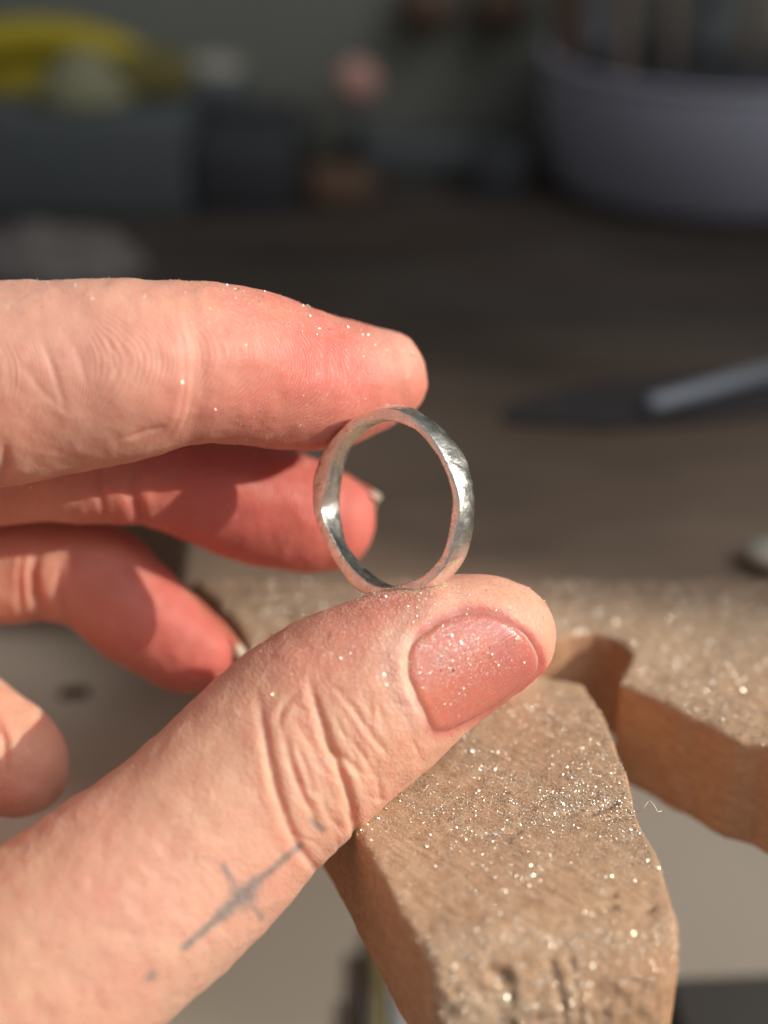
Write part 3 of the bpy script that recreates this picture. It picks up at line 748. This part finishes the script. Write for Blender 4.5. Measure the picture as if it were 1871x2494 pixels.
def onring(L, off):
    D = np.stack([(L[:, 0] - CX) / FPX, -(L[:, 1] - CY) / FPX, np.ones(len(L))], 1)
    t = ((RC + AX * off) @ AX) / (D @ AX); return D * t[:, None]
e1 = np.array([math.cos(yaw), 0, -math.sin(yaw)]); e1 -= AX * (e1 @ AX); e1 /= np.linalg.norm(e1); e2 = np.cross(AX, e1); e2 *= np.sign(e2[1])
NA = 200; th = np.linspace(0, 2 * np.pi, NA, endpoint=False)
def radial(L, off):
    P = onring(L, off) - RC - AX * off; x, y = P @ e1, P @ e2
    a_ = np.arctan2(y, x) % (2 * np.pi); r = np.hypot(x, y); o = np.argsort(a_)
    rr = np.interp(th, a_[o], r[o], period=2 * np.pi)
    ker = np.array([0, 1, 2, 1, 0]) / 4.0
    return sum(kv * np.roll(rr, s_) for kv, s_ in zip(ker, range(-2, 3)))
rFO, rFI, rBI, rBO = radial(FO, 0), radial(FI, 0), radial(BI, WB), radial(BO, WB)
rBI = np.minimum(rBI, rBO - 0.75); rFI = np.minimum(rFI, rFO - 0.5)
sec = []
def rp(r, off): return RC + AX * off + np.outer(r * np.cos(th), e1) + np.outer(r * np.sin(th), e2)
L_ = lambda a_, b_, t: a_ + (b_ - a_) * t
dome = 0.24
prof = [(L_(rFI, rFO, .05), 0.01), (L_(rFI, rFO, .5), -0.02), (L_(rFI, rFO, .95), 0.01), (rFO + .02, .07), (L_(rFO, rBO, .3) + dome * .8, WB * .3), (L_(rFO, rBO, .55) + dome, WB * .55), (L_(rFO, rBO, .8) + dome * .6, WB * .8),
        (rBO, WB - .16), (L_(rBI, rBO, .88), WB), (L_(rBI, rBO, .5), WB + .04), (L_(rBI, rBO, .12), WB), (rBI, WB - .14), (L_(rFI, rBI, .62) - .04, WB * .62), (L_(rFI, rBI, .3) - .03, WB * .3), (rFI - .01, .06)]
RV = np.stack([rp(r, o) for r, o in prof], 0); m = len(prof)
RV = RV.reshape(-1, 3)
RV = RV + 0.05 * np.stack([fbm(RV * 0.55, 50 + k, 3) for k in range(3)], 1)
i, j = np.meshgrid(np.arange(m), np.arange(NA), indexing='ij')
q = lambda a_, b_: ((a_ % m) * NA + b_ % NA).ravel()
RQ = np.stack([q(i, j), q(i, j + 1), q(i + 1, j + 1), q(i + 1, j)], 1)
Nr = normals(RV, RQ)
if ((RV - RV.mean(0)) * Nr)[4 * NA:6 * NA].sum() < 0: RQ = RQ[:, ::-1]
ringo = mesh_np('ring', cam2w(RV), RQ, M['silver'])
sm = ringo.modifiers.new('subsurf', 'SUBSURF'); sm.levels = 2; sm.render_levels = 2
tag(ringo, 'uneven hand-forged silver ring held upright between index finger and thumb', 'ring')

# ------------------------------------------------------------------ silver filings
def flakes(name, P, N, size, label, spread=0.55, lift=0.03):
    n = len(P)
    R = N + spread * rng.normal(size=(n, 3)); R /= np.linalg.norm(R, axis=1, keepdims=True)
    a_ = rng.normal(size=(n, 3)); T1 = np.cross(R, a_); T1 /= np.linalg.norm(T1, axis=1, keepdims=True); T2 = np.cross(R, T1)
    el = rng.uniform(0.45, 1.0, n) * np.where(rng.random(n) < .12, .3, 1.0)
    base = P + N * (lift + 0.25 * size)[:, None]
    k = []
    for x, y, z in ((-1, -.6, 0), (.9, -.8, .25), (.7, .9, -.1), (-.5, .8, .2)):
        jx, jy = x + rng.uniform(-.4, .4, n), y + rng.uniform(-.4, .4, n)
        k.append(base + (T1 * jx[:, None] + T2 * (jy * el)[:, None] + R * z) * (0.5 * size)[:, None])
    V = np.stack(k, 1).reshape(-1, 3); i = np.arange(n) * 4
    Tn = np.vstack([np.stack([i, i + 1, i + 2], 1), np.stack([i, i + 2, i + 3], 1)])
    o = mesh_np(name, V, Tn, M['flake'], smooth=False)
    return tag(o, label, 'metal filings', kind='stuff')
HW = cam2w(HV); HNW = HN[:, 0:1] * R_ + HN[:, 1:2] * U_ + HN[:, 2:3] * F_
facing = -(HN * (HV / np.linalg.norm(HV, axis=1, keepdims=True))).sum(1)
dens = isT * (1.0 * blob(900, 1530, 170, 120) + 0.7 * blob(1000, 1440, 180, 50) + 0.18 * blob(700, 1700, 260, 200) + 0.025 * blob(400, 2000, 400, 350) + .25 * blob(1300, 1500, 120, 120))
dens += isI * (0.30 * np.exp(-((HP[:, 1] - np.interp(HP[:, 0], [0, 500, 770, 990], [715, 715, 790, 850])) / 45) ** 2) + 0.07) * (HP[:, 0] > -60)
dens += isI * 0.18 * blob(800, 1000, 120, 90) + (fid == 2) * .03
dens = dens * (facing > -0.05) * (nd > 0.1)
attr(hand, 'powder', np.clip(dens * 1.0, 0, 1))
dens /= dens.sum()
sel = rng.choice(len(HW), 6000, p=dens)
flakes('filings', HW[sel] + HNW[sel] * 0.0, HNW[sel], np.clip(rng.lognormal(np.log(.085), .5, len(sel)), .04, .34), 'silver filings sprinkled over the skin of the hand')
# on the nail
Pw = cam2w(Pn); Nw = Nn[:, 0:1] * R_ + Nn[:, 1:2] * U_ + Nn[:, 2:3] * F_
ndn = (np.exp(-(((pts2[:, 0] - 1080) / 110) ** 2 + ((pts2[:, 1] - 1585) / 75) ** 2)) + .10) * ed * (ed < .93)
sel = rng.choice(len(Pw), 700, p=ndn / ndn.sum())
flakes('filings', Pw[sel] + rng.normal(size=(700, 3)) * 0.22 * (1 - np.abs(Nw[sel])), Nw[sel], np.clip(rng.lognormal(np.log(.11), .45, 700), .05, .36), 'silver filings scattered over the thumbnail')
# on the pin
gro = np.clip(-rough * 5, 0, 1.2)
pd = topm * (0.34 + gro * .8 + 1.3 * np.exp(-((pv - 1985 - (pu - 1250) * .05) / 75) ** 2) * sstep(960, 1060, pu) + 0.7 * np.exp(-((pv - 1830) / 130) ** 2)) * (0.22 + sstep(-.2, .7, fbm(PV * .3, 61, 4) + .1) * sstep(-.5, .6, vnoise(PV * 1.1, 63)))
pd = np.where((PV[:, 1] < 122) & (PV[:, 0] < 45), 0.55 * sstep(.0, .4, PN[:, 2]), pd)
rp_ = (pu > 1480) & (pv < 1830) | (PV[:, 1] > 171)
pd = np.where(rp_, 0.0, pd); pd2 = np.where(rp_, topm * (0.3 + .7 * sstep(-.3, .4, vnoise(PV * .15, 66))) * sstep(-40, -20, PV[:, 0]), 0.0)
sel = rng.choice(len(PV), 36000, p=pd / pd.sum())
flakes('filings', PV[sel] + rng.normal(size=(len(sel), 3)) * [.15, .15, .02], PN[sel], np.clip(rng.lognormal(np.log(.105), .42, len(sel)), .05, .38), 'heap of bright silver filings on the near prong of the bench pin', 0.6)
sel = rng.choice(len(PV), 11000, p=pd2 / pd2.sum())
flakes('filings', PV[sel] + rng.normal(size=(len(sel), 3)) * [.15, .15, .02], PN[sel], np.clip(rng.lognormal(np.log(.17), .45, len(sel)), .06, .42), 'thin scatter of silver filings behind the slot of the bench pin', 0.6)
# a loose fibre at the prong edge
fb = [onplane(x, y, TOP - 0.5) for x, y in ((1552, 1978), (1566, 1984), (1578, 1978), (1590, 1986), (1600, 1993), (1610, 1990))]
fb = catmull(np.array(fb) + [[0, 0, 0], [0, 0, 1.0], [0, 0, 1.6], [0, 0, 1.5], [0, 0, 1.0], [0, 0, .9]], 4)
tag(obj_tube('fibre', fb, 0.06, M['ledge'], n=6), 'pale curled fibre sticking out from the edge of the bench pin', 'fibre')

# ------------------------------------------------------------------ blurred things on the bench
# lavender tub with tools
tc = onplane(1785, 505, BZ) + [0, 24, 0]
tub = empty('tub', tc)
V, Q = lathe([(0.1, 0.6), (38, 0.6), (43, 1.8), (45.5, 4), (47.5, 33), (47.2, 34.3), (46, 34.4), (45.4, 33.4), (43.5, 5), (41, 3.2), (0.1, 3.2)], 64)
o = mesh_np('tub_body', V, Q, M['tub'], tub)
V, Q = lathe([(0.1, 27.0), (44.6, 27.0), (44.8, 29), (0.1, 29.6)], 48); mesh_np('dark_inside', V, Q, M['black'], tub)  # made-up disc, fills the tub's inside with dark in place of shade
V, Q = lathe([(47.55, 33.0), (48.1, 33.1), (48.2, 34.1), (47.3, 34.5)], 64); mesh_np('rim', V, Q, M['tub'], tub)
tag(tub, 'round lavender grey plastic tub holding tool handles at the back right', 'tub')
def tool(nm, xpx, topY, dy, mat, r0, bulb, label):
    b0 = tc + [0, 0, 4]; p = onwall(xpx, 170, tc[1] + dy)
    foot = np.array([p[0] * .98 + tc[0] * .02, tc[1] + dy, BZ + 3.4]); head = np.array([p[0] + rng.uniform(-3, 3), tc[1] + dy + 6, BZ + topY])
    e_ = empty(nm, foot); d = head - foot
    obj_tube('shaft', [d * t for t in (0, .35, .7, .95)], [r0, r0, r0 * 1.05, r0], mat, e_)
    V, Q = lathe([(0.05, -2), (r0 * 1.1, -1.5), (bulb[0] * .8, 3), (bulb[0], bulb[1] * .45), (bulb[0] * .85, bulb[1] * .85), (0.05, bulb[1])], 24)
    o_ = mesh_np('handle', V + d * .92, Q, bulb[2], e_)
    tag(e_, label, 'tool', 'tools standing in the tub')
tool('tool', 1372, 78, 10, M['brown'], 3.6, (4.6, 22, M['brown']), 'brown wooden handled tool leftmost in the lavender tub')
tool('tool', 1515, 74, -12, M['beech'], 2.6, (3.4, 20, M['beech']), 'pale beech handled tool in the lavender tub beside the brown one')
tool('tool', 1645, 56, 2, M['beech'], 2.2, (7.5, 16, M['red']), 'tool with a dark red ball handle in the lavender tub')
tool('tool', 1812, 55, 6, M['beech'], 2.4, (8.0, 17, M['black']), 'tool with a black ball handle in the lavender tub, rightmost')
tool('tool', 1440, 86, 24, M['steel'], 2.4, (3.0, 18, M['black']), 'slim steel tool behind the wooden handles in the lavender tub')
tool('tool', 1735, 84, 22, M['steel'], 3.2, (4.0, 18, M['grey']), 'slim steel tool between the two ball handles in the lavender tub')

# grey metal box with yellow roll, dark box beside it
bl, br = onplane(-120, 530, BZ), onplane(462, 530, BZ)
tag(box('metal_box', (bl[0], bl[1], BZ), (br[0], 420, BZ + 25), M['grey'], bevel=1.5), 'long grey metal box lying at the back left of the bench', 'box')
bl, br = onplane(470, 520, BZ), onplane(712, 520, BZ)
tag(box('dark_case', (bl[0], bl[1], BZ), (br[0], 425, BZ + 17), M['black'], bevel=1.5), 'low black plastic case beside the grey metal box', 'case')
yc = onwall(130, 215, 400); yr = empty('hose_coil', yc)
tt = np.linspace(0, 2 * np.pi, 49)
arc = np.stack([30 * np.cos(tt), 5 * np.sin(tt), 13.5 * np.sin(tt)], 1)
V, Q, T = tube(arc[:-1].tolist() + [arc[0].tolist()], 5.2, 16); mesh_np('coil', V + [-3, -6, -1], Q, M['yellow'], yr)
V, Q = lathe([(0.1, -3), (17, -3), (18, -1.5), (18, 1.5), (17, 3), (.1, 3)], 40)
V = V[:, [0, 2, 1]] * [1.2, 1, .62]; mesh_np('core', V, Q, M['yellow'], yr)
tag(yr, 'yellow rolled hose coil lying on the grey metal box', 'hose')
pk = onwall(205, 225, 384)
V, Q = lathe([(0.1, 0), (12, 0), (13, 2), (8, 9), (2, 13), (.1, 13.5)], 28)
o = mesh_np('paper_cone', V + [pk[0], 386, BZ + 25.2], Q, M['cream']); tag(o, 'pale cream paper cone standing on the grey metal box before the yellow coil', 'paper cone')
ol = onwall(370, 280, 392)
tag(box('olive_pouch', (ol[0] - 11, 384, BZ + 25.2), (ol[0] + 9, 404, BZ + 36), simple('olive_cloth', (0.14, 0.115, 0.03), .9), bevel=3.5, rot=.3), 'small olive cloth pouch at the right end of the grey metal box', 'pouch')
cu = onwall(535, 320, 430)
V, Q = lathe([(0.1, 0.4), (5.8, 0.4), (6.6, 1.2), (7.4, 26), (7.0, 26.4), (6.2, 2.2), (.1, 2)], 32)
cp = empty('cup', (cu[0], 429, BZ)); mesh_np('cup_body', V, Q, M['stone'], cp)
V, Q = lathe([(6.9, 12), (7.15, 12), (7.4, 24), (7.15, 24)], 32); mesh_np('band', V, Q, M['grey'], cp)
tag(cp, 'small beige cup with a grey band standing against the back board', 'cup')
pb = onwall(868, 200, 425); 
pst = empty('ball_stand', (pb[0], 425, BZ)); hgt = pb[2] - BZ
obj_tube('stem', [(0, 0, 0.2), (0, 0, hgt * .5), (0, 0, hgt - 4)], [4.0, 2.0, 1.8], M['grey'], pst)
V, Q = lathe([(0.05, -6)] + [(6 * math.sin(a_), -6 * math.cos(a_)) for a_ in np.linspace(.2, 2.9, 14)] + [(.05, 6)], 28); mesh_np('ball', V + [0, 0, hgt], Q, M['pink'], pst)
tag(pst, 'pink ball on a dark stem standing before the back board', 'ball stand')
bp = onplane(830, 505, BZ); tag(box('wood_block', (bp[0] - 8, bp[1], BZ), (bp[0] + 8, bp[1] + 14, BZ + 8), M['brown'], bevel=1.2, rot=.1), 'small brown wooden block in front of the back board', 'block')
gb = onplane(1010, 430, BZ); tag(box('steel_block', (gb[0] - 14, gb[1] - 2, BZ), (gb[0] + 24, gb[1] + 14, BZ + 9), M['grey'], bevel=1.2), 'flat grey steel block left of the lavender tub', 'block')
tk = onplane(1215, 490, BZ); tag(box('dark_block', (tk[0] - 7, tk[1], BZ), (tk[0] + 7, tk[1] + 12, BZ + 13), M['black'], bevel=1.2), 'small black block touching the shade of the lavender tub', 'block')
# hanging pegs at the top, two dark knobs on the back board
for xk, lb in ((1040, 'left dark wooden knob fixed to the back board above the bench'), (1225, 'right dark wooden knob fixed to the back board above the bench')):
    kp = onwall(xk, 15, 434); V, Q = lathe([(0.05, -7), (4.5, -6), (7.5, -2), (8, 3), (5, 7), (.05, 7.2)], 28)
    tag(mesh_np('knob', V[:, [0, 2, 1]] + kp, Q, M['brown']), lb, 'knob', 'knobs on the back board')
# crumpled rag left
rc_ = onplane(90, 655, BZ)
V, Q = lathe([(0.05, 9)] + [(24 * math.sin(a_), 9 * math.cos(a_)) for a_ in np.linspace(.1, 1.57, 14)], 60)
V = V * [1.0, .55, 1] ; V = V + 2.2 * np.stack([fbm(V * .13, 70 + k, 4) for k in range(3)], 1); V[:, 2] = np.maximum(V[:, 2], .2)
tag(mesh_np('rag', V + rc_, Q, M['rag']), 'crumpled grey rag at the left of the bench behind the hand', 'rag')
# steel rod with a thin dark strip laid under it
ra, rb = onplane(1575, 1032, BZ) + [0, 0, 3.6], onplane(1960, 925, BZ) + [0, 0, 3.6]
rod = obj_tube('steel_rod', [ra, ra * .98 + rb * .02, (ra + rb) / 2, rb], [1.3, 1.75, 1.85, 1.9], M['steel'])
tag(rod, 'thin bright steel rod lying on the dark leather strip at the right', 'rod')
lp = [onplane(*p, BZ)[:2] for p in ((1230, 1035), (1480, 1050), (1750, 1030), (2050, 985), (2050, 900), (1700, 925), (1400, 955), (1240, 1000))]
o = slab('dark_strip', lp, BZ + .1, BZ + 1.6, M['matt'], .6)
tag(o, 'dark blue black leather strip lying across the bench under the steel rod', 'leather strip')
wl = onplane(1880, 1385, BZ); V, Q = lathe([(0.05, 4.4)] + [(4.0 * math.sin(a_), 2.2 + 2.2 * math.cos(a_)) for a_ in np.linspace(.2, 2.9, 10)] + [(.05, 0)], 24)
V = V + .5 * np.stack([fbm(V * .3, 80 + k, 3) for k in range(3)], 1)
tag(mesh_np('wax_lump', V + wl + [0, 0, .3], Q, M['stone']), 'pale beige lump of wax at the right edge of the bench pin', 'wax')
# tray floor: dark sliver, upright strips, dark box edge
LZ = TOP - 33.9; sv = onplane(182, 1692, LZ); tag(box('wood_sliver', (sv[0] - 2.4, sv[1] - 1.2, LZ), (sv[0] + 2.4, sv[1] + 1.2, LZ + 1.0), M['brown'], bevel=.3, rot=.1), 'small dark wooden sliver lying on the pale ledge left of the thumb', 'sliver')
for x0, x1, y0, mt, lb in ((885, 898, 2450, M['grey'], 'short dark strip standing nearest the left in the row below the bench pin'), (905, 935, 2330, M['brass'], 'brass coloured strip in the row below the bench pin'),
                           (945, 985, 2270, M['steel'], 'bright steel strip nearest the bench pin in the row below it')):
    a_, b_ = onplane(x0, y0, 0.2), onplane(x1, 2620, 0.2)
    tag(box('metal_strip', (a_[0], b_[1], 0.1), (b_[0], a_[1], 3.0), mt, bevel=.5), lb, 'metal strip', 'metal strips lying on the floor below the bench pin')
db = onplane(1640, 2455, 0)
tag(box('dark_tray', (db[0], db[1] - 120, 0.1), (db[0] + 140, db[1], 12), M['soot'], bevel=1.5, rot=.06), 'dark tray on the floor at the bottom right corner', 'tray')
